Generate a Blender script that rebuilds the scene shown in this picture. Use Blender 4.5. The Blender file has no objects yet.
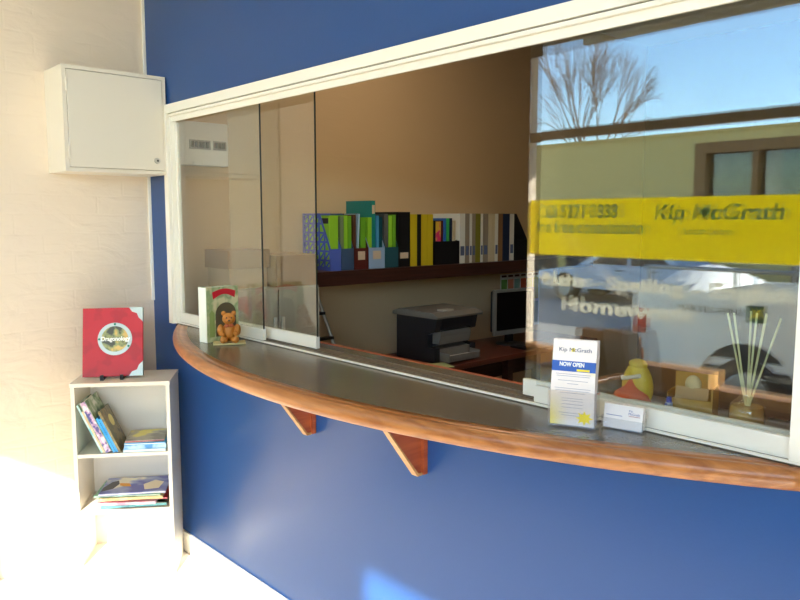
import bpy, bmesh, math, random
from mathutils import Vector, Matrix
random.seed(7)
SC = bpy.context.scene
COL = SC.collection
R = math.radians

# ------------------------------------------------------------------ camera
F_PX, PITCH, HEAD = 741.97, 0.1095, 0.7376
CAM = Vector((3.524, -1.555, 1.6))
fh = Vector((-math.cos(HEAD), math.sin(HEAD), 0))
FW = fh * math.cos(PITCH) - Vector((0, 0, 1)) * math.sin(PITCH)
RT = FW.cross(Vector((0, 0, 1))).normalized()
UP = RT.cross(FW)
cd = bpy.data.cameras.new('camera'); cd.sensor_width = 36; cd.lens = F_PX * 36 / 800
cd.clip_start = 0.02; cd.clip_end = 300
co = bpy.data.objects.new('camera', cd); COL.objects.link(co)
co.matrix_world = Matrix.Translation(CAM) @ Matrix((RT, UP, -FW)).transposed().to_4x4()
SC.camera = co

# ------------------------------------------------------------------ light and exposure
SUN_T = Vector((-1.0, 1.0, -0.635)).normalized()          # direction the sunlight travels
ELEV = math.asin(-SUN_T.z)
w = bpy.data.worlds.new('sky'); SC.world = w; w.use_nodes = True
nt = w.node_tree; nt.nodes.clear()
sky = nt.nodes.new('ShaderNodeTexSky'); sky.sky_type = 'NISHITA'
sky.sun_disc = False; sky.sun_elevation = ELEV; sky.sun_rotation = R(135)
sky.air_density = 1.0; sky.dust_density = 0.2; sky.ozone_density = 4.0
bg = nt.nodes.new('ShaderNodeBackground'); bg.inputs['Strength'].default_value = 1.3
out = nt.nodes.new('ShaderNodeOutputWorld')
nt.links.new(sky.outputs[0], bg.inputs['Color']); nt.links.new(bg.outputs[0], out.inputs['Surface'])
sl = bpy.data.lights.new('sun', 'SUN'); sl.energy = 36; sl.angle = R(0.53); sl.color = (1.0, 0.945, 0.87)
so = bpy.data.objects.new('sun', sl); COL.objects.link(so)
so.rotation_euler = SUN_T.to_track_quat('-Z', 'Y').to_euler(); so.location = (8, -10, 8)
SC.view_settings.view_transform = 'Standard'; SC.view_settings.look = 'None'
SC.view_settings.gamma = 1.0; SC.view_settings.use_curve_mapping = False
SC.view_settings.exposure = -0.3
SC.cycles.max_bounces = 10; SC.cycles.diffuse_bounces = 6; SC.cycles.glossy_bounces = 5
SC.cycles.transparent_max_bounces = 24; SC.cycles.use_adaptive_sampling = False
SC.cycles.sample_clamp_indirect = 12

# ------------------------------------------------------------------ materials
MATS = {}
def srgb(r, g, b):
    return tuple(((c / 255) / 12.92 if c / 255 <= 0.04045 else ((c / 255 + 0.055) / 1.055) ** 2.4) for c in (r, g, b))
def mat(name, col, rough=0.5, metal=0.0, spec=0.5, noise=0.0, nscale=30.0, bump=0.0, bscale=80.0, emit=None):
    if name in MATS: return MATS[name]
    m = bpy.data.materials.new(name); m.use_nodes = True; n = m.node_tree; MATS[name] = m
    b = n.nodes['Principled BSDF']
    b.inputs['Base Color'].default_value = (*col, 1); b.inputs['Roughness'].default_value = rough
    b.inputs['Metallic'].default_value = metal; b.inputs['Specular IOR Level'].default_value = spec
    tc = n.nodes.new('ShaderNodeTexCoord')
    if noise > 0:
        t = n.nodes.new('ShaderNodeTexNoise'); t.inputs['Scale'].default_value = nscale; t.inputs['Detail'].default_value = 4
        n.links.new(tc.outputs['Object'], t.inputs['Vector'])
        mr = n.nodes.new('ShaderNodeMapRange'); mr.inputs[3].default_value = 1 - noise; mr.inputs[4].default_value = 1 + noise
        n.links.new(t.outputs['Fac'], mr.inputs[0])
        mx = n.nodes.new('ShaderNodeVectorMath'); mx.operation = 'SCALE'; mx.inputs[0].default_value = col
        n.links.new(mr.outputs[0], mx.inputs['Scale']); n.links.new(mx.outputs[0], b.inputs['Base Color'])
    if bump > 0:
        t = n.nodes.new('ShaderNodeTexNoise'); t.inputs['Scale'].default_value = bscale; t.inputs['Detail'].default_value = 3
        n.links.new(tc.outputs['Object'], t.inputs['Vector'])
        bm = n.nodes.new('ShaderNodeBump'); bm.inputs['Strength'].default_value = bump; bm.inputs['Distance'].default_value = 0.01
        n.links.new(t.outputs['Fac'], bm.inputs['Height']); n.links.new(bm.outputs[0], b.inputs['Normal'])
    if emit:
        b.inputs['Emission Color'].default_value = (*emit[0], 1); b.inputs['Emission Strength'].default_value = emit[1]
    return m
def wood_mat(name, c1, c2, axis=0, rough=0.35, scale=6.0, spec=0.5):
    m = mat(name, c1, rough, spec=spec); n = m.node_tree; b = n.nodes['Principled BSDF']
    tc = n.nodes.new('ShaderNodeTexCoord'); mp = n.nodes.new('ShaderNodeMapping')
    s = [scale * 6] * 3; s[axis] = scale * 0.35; mp.inputs['Scale'].default_value = s
    t = n.nodes.new('ShaderNodeTexNoise'); t.inputs['Scale'].default_value = 1.5; t.inputs['Detail'].default_value = 5
    t.inputs['Distortion'].default_value = 0.6
    cr = n.nodes.new('ShaderNodeValToRGB'); cr.color_ramp.elements[0].position = 0.35; cr.color_ramp.elements[1].position = 0.65
    cr.color_ramp.elements[0].color = (*c1, 1); cr.color_ramp.elements[1].color = (*c2, 1)
    n.links.new(tc.outputs['Object'], mp.inputs[0]); n.links.new(mp.outputs[0], t.inputs['Vector'])
    n.links.new(t.outputs['Fac'], cr.inputs[0]); n.links.new(cr.outputs[0], b.inputs['Base Color'])
    return m
def glass_mat(name, f0=0.043, tint=(1, 1, 1), diffuse=0.0):
    """thin pane: straight-through transmission plus Fresnel mirror reflection on each face"""
    m = bpy.data.materials.new(name); m.use_nodes = True; n = m.node_tree; n.nodes.clear(); MATS[name] = m
    g = n.nodes.new('ShaderNodeNewGeometry')
    dt = n.nodes.new('ShaderNodeVectorMath'); dt.operation = 'DOT_PRODUCT'
    n.links.new(g.outputs['Normal'], dt.inputs[0]); n.links.new(g.outputs['Incoming'], dt.inputs[1])
    def mth(op, a, bval=None):
        x = n.nodes.new('ShaderNodeMath'); x.operation = op
        for i, v in enumerate((a, bval)):
            if v is None: continue
            if isinstance(v, (int, float)): x.inputs[i].default_value = v
            else: n.links.new(v, x.inputs[i])
        return x.outputs[0]
    ab = mth('ABSOLUTE', dt.outputs['Value']); om = mth('SUBTRACT', 1.0, ab); p5 = mth('POWER', om, 5.0)
    fr = mth('ADD', mth('MULTIPLY', p5, 1 - f0), f0)
    tr = n.nodes.new('ShaderNodeBsdfTransparent'); tr.inputs[0].default_value = (*tint, 1)
    gl = n.nodes.new('ShaderNodeBsdfGlossy'); gl.inputs['Roughness'].default_value = 0.0
    gl.inputs['Color'].default_value = (1, 1, 1, 1)
    mx = n.nodes.new('ShaderNodeMixShader'); n.links.new(fr, mx.inputs[0])
    src = tr
    if diffuse > 0:
        df = n.nodes.new('ShaderNodeBsdfTranslucent'); df.inputs[0].default_value = (*tint, 1)
        d2 = n.nodes.new('ShaderNodeBsdfDiffuse'); d2.inputs[0].default_value = (*tint, 1)
        ad = n.nodes.new('ShaderNodeMixShader'); ad.inputs[0].default_value = 0.5
        n.links.new(df.outputs[0], ad.inputs[1]); n.links.new(d2.outputs[0], ad.inputs[2])
        m2 = n.nodes.new('ShaderNodeMixShader'); m2.inputs[0].default_value = diffuse
        n.links.new(tr.outputs[0], m2.inputs[1]); n.links.new(ad.outputs[0], m2.inputs[2]); src = m2
    n.links.new(src.outputs[0], mx.inputs[1]); n.links.new(gl.outputs[0], mx.inputs[2])
    o = n.nodes.new('ShaderNodeOutputMaterial'); n.links.new(mx.outputs[0], o.inputs['Surface'])
    return m
def brick_wall_mat(name, col, strength):
    """painted brickwork: the soft courses show only as relief under thick paint"""
    m = mat(name, col, 0.55); n = m.node_tree; b = n.nodes['Principled BSDF']
    tc = n.nodes.new('ShaderNodeTexCoord'); sp = n.nodes.new('ShaderNodeSeparateXYZ'); cb = n.nodes.new('ShaderNodeCombineXYZ')
    n.links.new(tc.outputs['Object'], sp.inputs[0])
    n.links.new(sp.outputs['Y'], cb.inputs['X']); n.links.new(sp.outputs['Z'], cb.inputs['Y'])
    nz = n.nodes.new('ShaderNodeTexNoise'); nz.inputs['Scale'].default_value = 5; nz.inputs['Detail'].default_value = 3
    n.links.new(tc.outputs['Object'], nz.inputs['Vector'])
    sc = n.nodes.new('ShaderNodeVectorMath'); sc.operation = 'SCALE'; sc.inputs['Scale'].default_value = 0.035
    n.links.new(nz.outputs['Color'], sc.inputs[0])
    ad = n.nodes.new('ShaderNodeVectorMath'); ad.operation = 'ADD'
    n.links.new(cb.outputs[0], ad.inputs[0]); n.links.new(sc.outputs[0], ad.inputs[1])
    br = n.nodes.new('ShaderNodeTexBrick'); br.inputs['Scale'].default_value = 1.0
    br.inputs['Brick Width'].default_value = 0.24; br.inputs['Row Height'].default_value = 0.086
    br.inputs['Mortar Size'].default_value = 0.008; br.inputs['Mortar Smooth'].default_value = 1.0
    n.links.new(ad.outputs[0], br.inputs['Vector'])
    mp = n.nodes.new('ShaderNodeMapping'); mp.inputs['Scale'].default_value = (1.0, 0.55, 1.35)
    n.links.new(tc.outputs['Object'], mp.inputs[0])
    n2 = n.nodes.new('ShaderNodeTexNoise'); n2.inputs['Scale'].default_value = 9; n2.inputs['Detail'].default_value = 5; n2.inputs['Distortion'].default_value = 0.8
    n.links.new(mp.outputs[0], n2.inputs['Vector'])
    n3 = n.nodes.new('ShaderNodeTexNoise'); n3.inputs['Scale'].default_value = 3.0; n3.inputs['Detail'].default_value = 2
    n.links.new(tc.outputs['Object'], n3.inputs['Vector'])
    gate = n.nodes.new('ShaderNodeMapRange'); gate.inputs[1].default_value = 0.38; gate.inputs[2].default_value = 0.62
    n.links.new(n3.outputs['Fac'], gate.inputs[0])
    k = n.nodes.new('ShaderNodeMath'); k.operation = 'MULTIPLY'
    n.links.new(br.outputs['Fac'], k.inputs[0]); n.links.new(gate.outputs[0], k.inputs[1])
    h = n.nodes.new('ShaderNodeMath'); h.operation = 'MULTIPLY_ADD'; h.inputs[1].default_value = -0.10
    n.links.new(k.outputs[0], h.inputs[0]); n.links.new(n2.outputs['Fac'], h.inputs[2])
    bm = n.nodes.new('ShaderNodeBump'); bm.inputs['Strength'].default_value = strength; bm.inputs['Distance'].default_value = 0.016
    n.links.new(h.outputs[0], bm.inputs['Height']); n.links.new(bm.outputs[0], b.inputs['Normal'])
    return m

M_CREAM = brick_wall_mat('cream_painted_brick', srgb(230, 214, 192), 0.42)
M_TAN = brick_wall_mat('office_painted_brick', srgb(214, 184, 142), 0.15)
M_BLUE = mat('blue_satin_paint', srgb(28, 72, 130), 0.28, spec=0.42, bump=0.03, bscale=120)
M_WHITE = mat('white_paint', srgb(236, 233, 224), 0.5)
M_CEIL = mat('ceiling_white', srgb(232, 230, 224), 0.8)
M_FRAME = mat('cream_aluminium_frame', srgb(236, 232, 218), 0.3)
M_CHANNEL = mat('brown_channel', srgb(90, 80, 62), 0.6)
M_BOXW = mat('cream_enamel_steel', srgb(230, 222, 204), 0.38)
M_LAM = mat('white_melamine', srgb(226, 217, 200), 0.4)
M_LAMBACK = mat('white_hardboard', srgb(224, 218, 208), 0.6)
M_BLACK = mat('black_plastic', srgb(24, 24, 26), 0.45)
M_STEEL = mat('brushed_steel', srgb(170, 168, 162), 0.35, metal=0.8)
M_PAPER = mat('paper', srgb(232, 228, 218), 0.8)
M_COUNTER = mat('grey_laminate', srgb(96, 88, 76), 0.24, spec=0.6, noise=0.08, nscale=250)
M_TIMBER = wood_mat('varnished_red_timber', srgb(148, 88, 42), srgb(184, 120, 64), 0, 0.28, 5)
M_BRACKET = wood_mat('bracket_timber', srgb(150, 66, 34), srgb(178, 88, 46), 1, 0.4, 6)
M_DARKWOOD = wood_mat('dark_brown_timber', srgb(52, 28, 22), srgb(70, 38, 28), 1, 0.4, 5)
M_DESK = wood_mat('red_brown_desk', srgb(84, 40, 28), srgb(110, 54, 36), 1, 0.35, 5)
M_PINE = wood_mat('pale_pine', srgb(176, 128, 74), srgb(200, 152, 96), 0, 0.45, 5)
M_BROWNW = wood_mat('brown_timber', srgb(112, 66, 32), srgb(138, 86, 44), 0, 0.4, 5)
M_GLASS = glass_mat('hatch_glass', 0.065, (0.95, 0.965, 0.95))
M_SHOPGLASS = glass_mat('shopfront_glass', 0.04, (0.97, 0.985, 0.975))
M_ACRYL = glass_mat('clear_acrylic', 0.05, (0.96, 0.96, 0.96), 0.06)
M_GLASSEDGE = mat('dark_glass_edge', srgb(26, 34, 30), 0.3)
M_FILM = glass_mat('yellow_window_film', 0.03, (0.92, 0.82, 0.06), 0.52)
M_VINYLW = glass_mat('white_vinyl', 0.02, (0.93, 0.92, 0.84), 0.96)
M_VINYLB = glass_mat('blue_vinyl', 0.02, (0.34, 0.56, 0.58), 0.8)
M_CARTON = mat('brown_cardboard', srgb(160, 128, 92), 0.8, noise=0.06, nscale=20)
M_CARTON2 = mat('pale_cardboard', srgb(186, 158, 120), 0.8, noise=0.06, nscale=20)

# ------------------------------------------------------------------ builders
class MB:
    def __init__(self): self.v = []; self.f = []; self.sm = []
    def add(self, vs, fs, smooth=False, M=None):
        o = len(self.v)
        self.v += [tuple(M @ Vector(p)) if M else tuple(p) for p in vs]
        self.f += [tuple(i + o for i in q) for q in fs]; self.sm += [smooth] * len(fs); return self
    def box(self, a, b, M=None, bev=0.0):
        (x0, y0, z0), (x1, y1, z1) = [tuple(min(p, q) for p, q in zip(a, b)), tuple(max(p, q) for p, q in zip(a, b))]
        if bev <= 0:
            vs = [(x0, y0, z0), (x1, y0, z0), (x1, y1, z0), (x0, y1, z0), (x0, y0, z1), (x1, y0, z1), (x1, y1, z1), (x0, y1, z1)]
            return self.add(vs, [(3, 2, 1, 0), (4, 5, 6, 7), (0, 1, 5, 4), (1, 2, 6, 5), (2, 3, 7, 6), (3, 0, 4, 7)], M=M)
        bm = bmesh.new(); bmesh.ops.create_cube(bm, size=1)
        for v in bm.verts:
            v.co = Vector(((x0 + x1) / 2 + v.co.x * (x1 - x0), (y0 + y1) / 2 + v.co.y * (y1 - y0), (z0 + z1) / 2 + v.co.z * (z1 - z0)))
        bmesh.ops.bevel(bm, geom=list(bm.edges), offset=bev, segments=2, affect='EDGES', profile=0.5)
        bm.verts.ensure_lookup_table(); bm.verts.index_update()
        self.add([v.co for v in bm.verts], [[v.index for v in f.verts] for f in bm.faces], M=M); bm.free(); return self
    def prism(self, pts, axis, a, b, M=None):
        """2D polygon (in the two other axes, in order) extruded along axis from a to b"""
        def mk(p, t):
            q = list(p); q.insert(axis, t); return tuple(q)
        n = len(pts); vs = [mk(p, a) for p in pts] + [mk(p, b) for p in pts]
        fs = [tuple(range(n)), tuple(range(2 * n - 1, n - 1, -1))] + [((i + 1) % n, i, n + i, n + (i + 1) % n) for i in range(n)]
        return self.add(vs, fs, M=M)
    def tube(self, p, q, r0, r1=None, seg=10, smooth=True, caps=True):
        r1 = r0 if r1 is None else r1; p, q = Vector(p), Vector(q); d = (q - p).normalized()
        a = d.orthogonal().normalized(); b = d.cross(a); vs = []
        for c, r in ((p, r0), (q, r1)):
            vs += [c + (a * math.cos(t * 2 * math.pi / seg) + b * math.sin(t * 2 * math.pi / seg)) * r for t in range(seg)]
        self.add(vs, [(i, (i + 1) % seg, seg + (i + 1) % seg, seg + i) for i in range(seg)], smooth)
        if caps: self.add(vs, [tuple(range(seg - 1, -1, -1)), tuple(range(seg, 2 * seg))])
        return self
    def lathe(self, prof, seg=20, c=(0, 0, 0), M=None):
        vs = [(c[0] + r * math.cos(2 * math.pi * i / seg), c[1] + r * math.sin(2 * math.pi * i / seg), c[2] + z) for r, z in prof for i in range(seg)]
        fs = [(k * seg + i, k * seg + (i + 1) % seg, (k + 1) * seg + (i + 1) % seg, (k + 1) * seg + i) for k in range(len(prof) - 1) for i in range(seg)]
        self.add(vs, fs, True, M)
        return self.add(vs, [tuple(range(seg - 1, -1, -1)), tuple(range((len(prof) - 1) * seg, len(prof) * seg))], M=M)
    def ball(self, c, r, seg=14, rings=9, M=None):
        r = (r, r, r) if isinstance(r, (int, float)) else r
        vs = [(c[0], c[1], c[2] - r[2])]; fs = []
        for k in range(1, rings):
            t = math.pi * k / rings
            vs += [(c[0] + r[0] * math.sin(t) * math.cos(2 * math.pi * i / seg), c[1] + r[1] * math.sin(t) * math.sin(2 * math.pi * i / seg), c[2] - r[2] * math.cos(t)) for i in range(seg)]
        vs.append((c[0], c[1], c[2] + r[2])); L = len(vs) - 1
        for i in range(seg):
            j = (i + 1) % seg; fs += [(0, 1 + j, 1 + i), (L, L - seg + i, L - seg + j)]
            for k in range(rings - 2): a = 1 + k * seg; fs.append((a + i, a + j, a + seg + j, a + seg + i))
        return self.add(vs, fs, True, M)
    def build(self, name, m, parent=None, origin=None):
        me = bpy.data.meshes.new(name); me.from_pydata(self.v, [], self.f); me.update()
        bm = bmesh.new(); bm.from_mesh(me); bmesh.ops.recalc_face_normals(bm, faces=bm.faces); bm.to_mesh(me); bm.free()
        for p, s in zip(me.polygons, self.sm): p.use_smooth = s
        o = bpy.data.objects.new(name, me); COL.objects.link(o); me.materials.append(m if not isinstance(m, str) else MATS[m])
        if parent is not None: o.parent = parent
        return o
def scaled(o, k): o.scale = (k, k, k); return o
def tag(o, label=None, cat=None, group=None, kind=None):
    if label: o['label'] = label
    if cat: o['category'] = cat
    if group: o['group'] = group
    if kind: o['kind'] = kind
    return o
def thing(name, label, cat, loc=(0, 0, 0), rz=0.0, group=None):
    o = bpy.data.objects.new(name, None); COL.objects.link(o); o.empty_display_size = 0.05
    o.location = loc; o.rotation_euler = (0, 0, rz); return tag(o, label, cat, group)
def struct(o): o['kind'] = 'structure'; return o
def rotz(o, loc, a): o.location = loc; o.rotation_euler = (0, 0, a); return o
def text(body, size, m, parent, loc, rot, name='lettering', width=None, height=None, align='CENTER', ext=0.0004, bold=0.0, shear=0.0):
    cu = bpy.data.curves.new(name, 'FONT'); cu.body = body; cu.size = size; cu.align_x = align; cu.align_y = 'CENTER'
    cu.extrude = ext; cu.offset = bold; cu.shear = shear; cu.resolution_u = 3
    t = bpy.data.objects.new('tmp', cu); COL.objects.link(t)
    bpy.context.view_layer.update()
    me = bpy.data.meshes.new_from_object(t.evaluated_get(bpy.context.evaluated_depsgraph_get()))
    bpy.data.objects.remove(t); bpy.data.curves.remove(cu)
    xs = [v.co.x for v in me.vertices]; ys = [v.co.y for v in me.vertices]
    if width:
        k = width / (max(xs) - min(xs)); ky = height / (max(ys) - min(ys)) if height else k
        for v in me.vertices: v.co.x *= k; v.co.y *= ky
    me.materials.clear(); me.materials.append(m)
    o = bpy.data.objects.new(name, me); COL.objects.link(o); o.parent = parent; o.location = loc; o.rotation_euler = rot
    return o
def B(name, a, b, m, parent=None, bev=0.0): return MB().box(a, b, bev=bev).build(name, m, parent)

# ================================================================== SETTING: reception room and office
YS = -2.8           # inside face of the shopfront
CEIL = 3.1; XR = 6.5; OY = 4.6
struct(B('floor', (-0.12, YS - .1, -.12), (XR + .1, OY + .1, 0), mat('pale_floor_tile', srgb(208, 200, 188), 0.45, noise=0.08, nscale=8)))
fl = bpy.data.objects['floor']
TS = 0.33; m_tile = mat('pale_ceramic_tile', srgb(214, 206, 194), 0.4, noise=0.06, nscale=6)
tme = None
for i in range(6):
    for j in range(9):
        x0, y0 = 0.005 + i * TS, -0.02 - (j + 1) * TS
        if tme is None:
            t = MB().box((.003, .003, -.002), (TS - .003, TS - .003, .004)).build('tile', m_tile, fl); tme = t.data
        else:
            t = bpy.data.objects.new('tile', tme); COL.objects.link(t); t.parent = fl
        t.location = (x0, y0, 0)
struct(B('ceiling', (-0.12, YS - .1, CEIL), (XR + .1, OY + .1, CEIL + .1), M_CEIL))
struct(B('wall_left', (-0.12, YS - .1, 0), (0, 0.0, CEIL), M_CREAM))
struct(B('wall_office_left', (-0.12, 0.0, 0), (0, OY, CEIL), M_TAN))
struct(B('wall_right', (XR, YS - .1, 0), (XR + .12, OY, CEIL), M_WHITE))
struct(B('wall_office_back', (-.12, OY, 0), (XR + .12, OY + .12, CEIL), mat('office_dark_paint', srgb(104, 88, 70), .7)))
# blue wall with the hatch cut out
HX0, HX1, HZ0, HZ1, WT = 0.235, 3.03, 1.06, 2.075, 0.045
wl = MB()
wl.box((0, 0, 0), (XR, WT, HZ0)); wl.box((0, 0, HZ1), (XR, WT, CEIL))
wl.box((0, 0, HZ0), (HX0, WT, HZ1)); wl.box((HX1, 0, HZ0), (XR, WT, HZ1))
struct(wl.build('wall_blue', M_BLUE))
struct(B('baseboard_blue', (0, -.014, 0), (XR, -.0005, .098), M_WHITE, bev=.003))
struct(B('trim_1', (0.0, -.012, 1.2), (.012, 0, CEIL), M_WHITE))

# ------------------------------------------------------------------ hatch window
win = bpy.data.objects.new('window_1', None); COL.objects.link(win); struct(win); win.location = (0, 0, 0)
tag(win, 'wide serving hatch with sliding glass panes and cream frame', None)
CT = 1.107
fr = MB()      # flat face trim
fr.prism([(.199, CT), (.199, 2.1165), (3.075, 2.1165), (3.075, CT), (3.030, CT), (3.030, 2.078), (.238, 2.078), (.238, CT)], 1, -.016, -.0005)
fr.build('frame_trim', M_FRAME, win)
B('frame_head', (.2385, -.010, 2.064), (3.0295, .046, 2.0745), M_FRAME, win)
B('brown_line', (.2385, -.004, 2.0746), (3.0295, .0, 2.0779), M_CHANNEL, win)  # thin brown strip between face trim and head
B('head_track', (.245, .004, 2.040), (3.025, .012, 2.0635), M_FRAME, win)
B('head_track', (.245, .0455, 2.076), (3.025, .054, 2.10), M_FRAME, win)
B('head_track', (.245, .090, 2.076), (3.025, .098, 2.10), M_FRAME, win)
B('frame_jamb', (.2355, 0, CT), (.2445, .0445, 2.0635), M_FRAME, win)
B('frame_jamb', (3.0255, 0, CT), (3.0295, .105, 2.0635), M_FRAME, win)
B('frame_jamb', (2.975, .004, CT), (3.025, .044, 2.0635), M_FRAME, win)
B('bottom_track', (.245, .002, CT), (3.025, .098, CT + .002), mat('bronze_track', srgb(104, 92, 76), .4), win)
B('track_lip', (.245, .002, CT + .002), (3.025, .010, CT + .007), M_FRAME, win)
B('track_lip', (.245, .0475, CT + .002), (3.025, .0505, CT + .005), MATS['bronze_track'], win)
B('track_lip', (.245, .094, CT + .002), (3.025, .098, CT + .005), MATS['bronze_track'], win)
def pane(x0, x1, y, edge):
    p = B('pane', (x0 + .001, y - .0015, CT + .020), (x1 - .001, y + .0015, 2.060 if y < .05 else 2.095), M_GLASS, win)
    B('bottom_rail', (x0, y - .008, CT + .0055), (x1, y + .008, CT + .050), M_FRAME, p)
    for e in edge:
        B('pane_edge', (e - .002, y - .0026, CT + .050), (e + .002, y + .0026, 2.055 if y < .05 else 2.09), M_GLASSEDGE, p)
    return p
YF, YB = .027, .072
pane(.262, .971, YF, [.969])
pane(.640, 1.274, YB, [1.272])
pane(2.252, 2.968, YB, [])
pane(2.325, 2.974, YF, [])
B('side_stile', (.2455, YF - .007, CT + .0055), (.2615, YF + .007, 2.05), M_FRAME, win)

# ------------------------------------------------------------------ curved counter
ctr = thing('serving_counter', 'curved serving counter with grey laminate top and rounded varnished timber edge', 'counter', (0, 0, 0))
CX, CYc, CR = 1.64, 2.25, 2.65
def arc(rad, ylim=-.0015, n=60):
    a = math.asin((CYc - ylim) / rad); h = math.acos(0)  # noqa
    t0 = math.pi + a; t1 = 2 * math.pi - a
    return [(CX + rad * math.cos(t0 + (t1 - t0) * k / n), CYc + rad * math.sin(t0 + (t1 - t0) * k / n)) for k in range(n + 1)]
prof = []      # bullnose profile: offset outward, z
for k in range(9):
    t = -math.pi / 2 + math.pi * k / 8
    prof.append((-.016 + .016 * math.cos(t), 1.0825 + .0235 * math.sin(t)))
prof = [(-.060, 1.059)] + prof + [(-.024, 1.1062), (-.028, 1.1040), (-.032, 1.1065), (-.060, 1.1068)]
vs = []; fs = []; n = 60
rings = [arc(CR + o, -.0015) for o, z in prof]
for k in range(n + 1):
    for (o, z), rg in zip(prof, rings): vs.append((rg[k][0], rg[k][1], z))
P = len(prof)
for k in range(n):
    for j in range(P): fs.append((k * P + j, k * P + (j + 1) % P, (k + 1) * P + (j + 1) % P, (k + 1) * P + j))
fs += [tuple(range(P)), tuple(range(n * P + P - 1, n * P - 1, -1))]
ed = MB(); ed.add(vs, fs, True); edge = ed.build('timber_edge', M_TIMBER, ctr); edge['label'] = 'rounded varnished timber edge'
inner = arc(CR - .0602, -.0015)
top = MB().prism([(p[0], p[1]) for p in inner], 2, 1.062, 1.106); top.build('laminate_top', M_COUNTER, ctr)
B('inner_top', (.240, 0.0, 1.062), (3.025, .178, 1.106), M_COUNTER, ctr)
B('inner_edge', (.240, .1782, 1.058), (3.025, .200, 1.107), M_BRACKET, ctr, bev=.004)
for bx in (1.362, 1.945):
    br = MB().prism([(-.002, 1.0585), (-.205, 1.0585), (-.205, 1.045), (-.035, .822), (-.002, .822)], 0, bx - .032, bx - .016)
    b_ = br.build('bracket', M_BRACKET, ctr)
    B('bracket_back', (bx - .042, -.018, .818), (bx - .004, -.0015, 1.0585), M_BRACKET, b_)
    MB().prism([(-.205, 1.045), (-.212, 1.051), (-.038, .815), (-.018, .815), (-.018, .823), (-.034, .823)], 0, bx - .036, bx - .010).build('bracket_lip', M_PINE, b_)

# ------------------------------------------------------------------ shopfront behind the camera
sf = bpy.data.objects.new('window_2', None); COL.objects.link(sf); struct(sf)
tag(sf, 'full width glazed shopfront with timber sill and yellow sign film')
SILL = 0.53
hd = MB().box((-.12, YS - .12, 2.95), (XR + .12, YS, CEIL + .7)); struct(hd.build('wall_shopfront', M_CREAM))
B('sill_wall', (0, YS - .1, 0), (XR, YS - .02, .50), M_BROWNW, sf)
B('sill_ledge', (0, YS - .11, .50), (1.50, YS + .03, .654), M_PINE, sf)
B('sill_ledge', (1.50, YS - .11, .50), (XR, YS + .01, .560), M_PINE, sf)
bars = [2.02, 5.05, XR - .06]
for x in bars: B('mullion', (x, YS - .08, .560 if x > 1 else .654), (x + .06, YS - .01, 2.95), M_FRAME, sf)
B('transom', (.0, YS - .075, 2.165), (2.02, YS - .012, 2.23), mat('bronze_transom', srgb(150, 132, 106), .4), sf)
for x0, x1 in ((.0, 2.02), (2.08, 5.05), (5.11, XR - .06)):
    B('pane', (x0, YS - .048, .560 if x0 > 1 else .654), (x1, YS - .042, 2.95), M_SHOPGLASS, sf)
film = B('yellow_band', (.001, YS - .0412, 1.335), (2.019, YS - .0402, 1.735), M_FILM, sf)
TY = YS - .0385; RX = (R(90), 0, 0)
text('Call 5271 3838', .1, M_VINYLB, film, (.47, TY, 1.645), RX, width=.66, height=.10, bold=.003)
text('for a free consultation', .1, M_VINYLB, film, (.53, TY, 1.535), RX, width=.93, height=.09, bold=.002)
text('Kip McGrath', .1, M_VINYLB, film, (1.46, TY, 1.635), RX, width=.80, height=.13, bold=.002, shear=.15)
text('Education Centres', .1, M_VINYLB, film, (1.40, TY, 1.52), RX, width=.34, height=.045)
text('Maths - Spelling - English', .1, M_VINYLW, sf, (1.03, TY, 1.155), RX, width=1.82, height=.125, bold=.004)
text('Homework', .1, M_VINYLW, sf, (.85, TY, .985), RX, width=1.0, height=.105, bold=.004)

# ================================================================== STREET OUTSIDE
ROAD = -.45
struct(B('footpath', (-40, -5.15, -.30), (40, YS - .12, -.03), mat('footpath_concrete', srgb(196, 188, 174), .85, noise=.1, nscale=3)))
struct(B('kerb', (-40, -5.32, -.60), (40, -5.151, -.035), mat('kerb_concrete', srgb(178, 172, 160), .85)))
struct(B('road', (-60, -16.2, -.75), (60, -5.321, ROAD), mat('road_asphalt', srgb(150, 147, 142), .9, noise=.12, nscale=5)))
struct(B('far_footpath', (-60, -17.0, -.60), (60, -16.201, -.28), mat('footpath_concrete', srgb(168, 160, 148))))
struct(B('ground', (-60, -60, -.80), (60, -17.001, -.32), mat('far_ground', srgb(150, 140, 118), .9)))
# corrugated verandah awning over the footpath
aw = thing('verandah_awning', 'corrugated iron verandah awning over the footpath outside the shopfront', 'awning', (0, 0, 3.4))
XS = 1.606 + 5.2
def corrugated(x0, x1, ya, za, yb, zb, pitch=.22, amp=.028):
    nn = int((x1 - x0) / pitch * 6); vs = []; fs = []
    for k in range(nn + 1):
        x = x0 + (x1 - x0) * k / nn; dz = amp * math.sin(2 * math.pi * (x - x0) / pitch)
        vs += [(x, ya, za + dz), (x, yb, zb + dz), (x, ya, za + dz + .006), (x, yb, zb + dz + .006)]
    for k in range(nn):
        a, b = 4 * k, 4 * k + 4
        fs += [(a, a + 1, b + 1, b), (a + 2, b + 2, b + 3, a + 3), (a, b, b + 2, a + 2), (a + 1, a + 3, b + 3, b + 1)]
    e = 4 * nn; fs += [(0, 2, 3, 1), (e, e + 1, e + 3, e + 2)]
    return MB().add(vs, fs, True)
M_IRON = mat('weathered_iron', srgb(206, 194, 168), .6, noise=.08, nscale=4)
corrugated(-1.10, 6.40, YS - .13, .09, -5.16, .05).build('roof_sheet', M_IRON, aw)
B('edge_shade_board', (-1.10, -5.23, .0), (XS, -5.17, .33), M_IRON, aw)  # awning edge, its height and far end shaped to step the sunlight indoors
for x in (3.9, 6.3): B('rafter', (x, -5.16, -.02), (x + .05, YS - .13, .04), M_IRON, aw)
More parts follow.
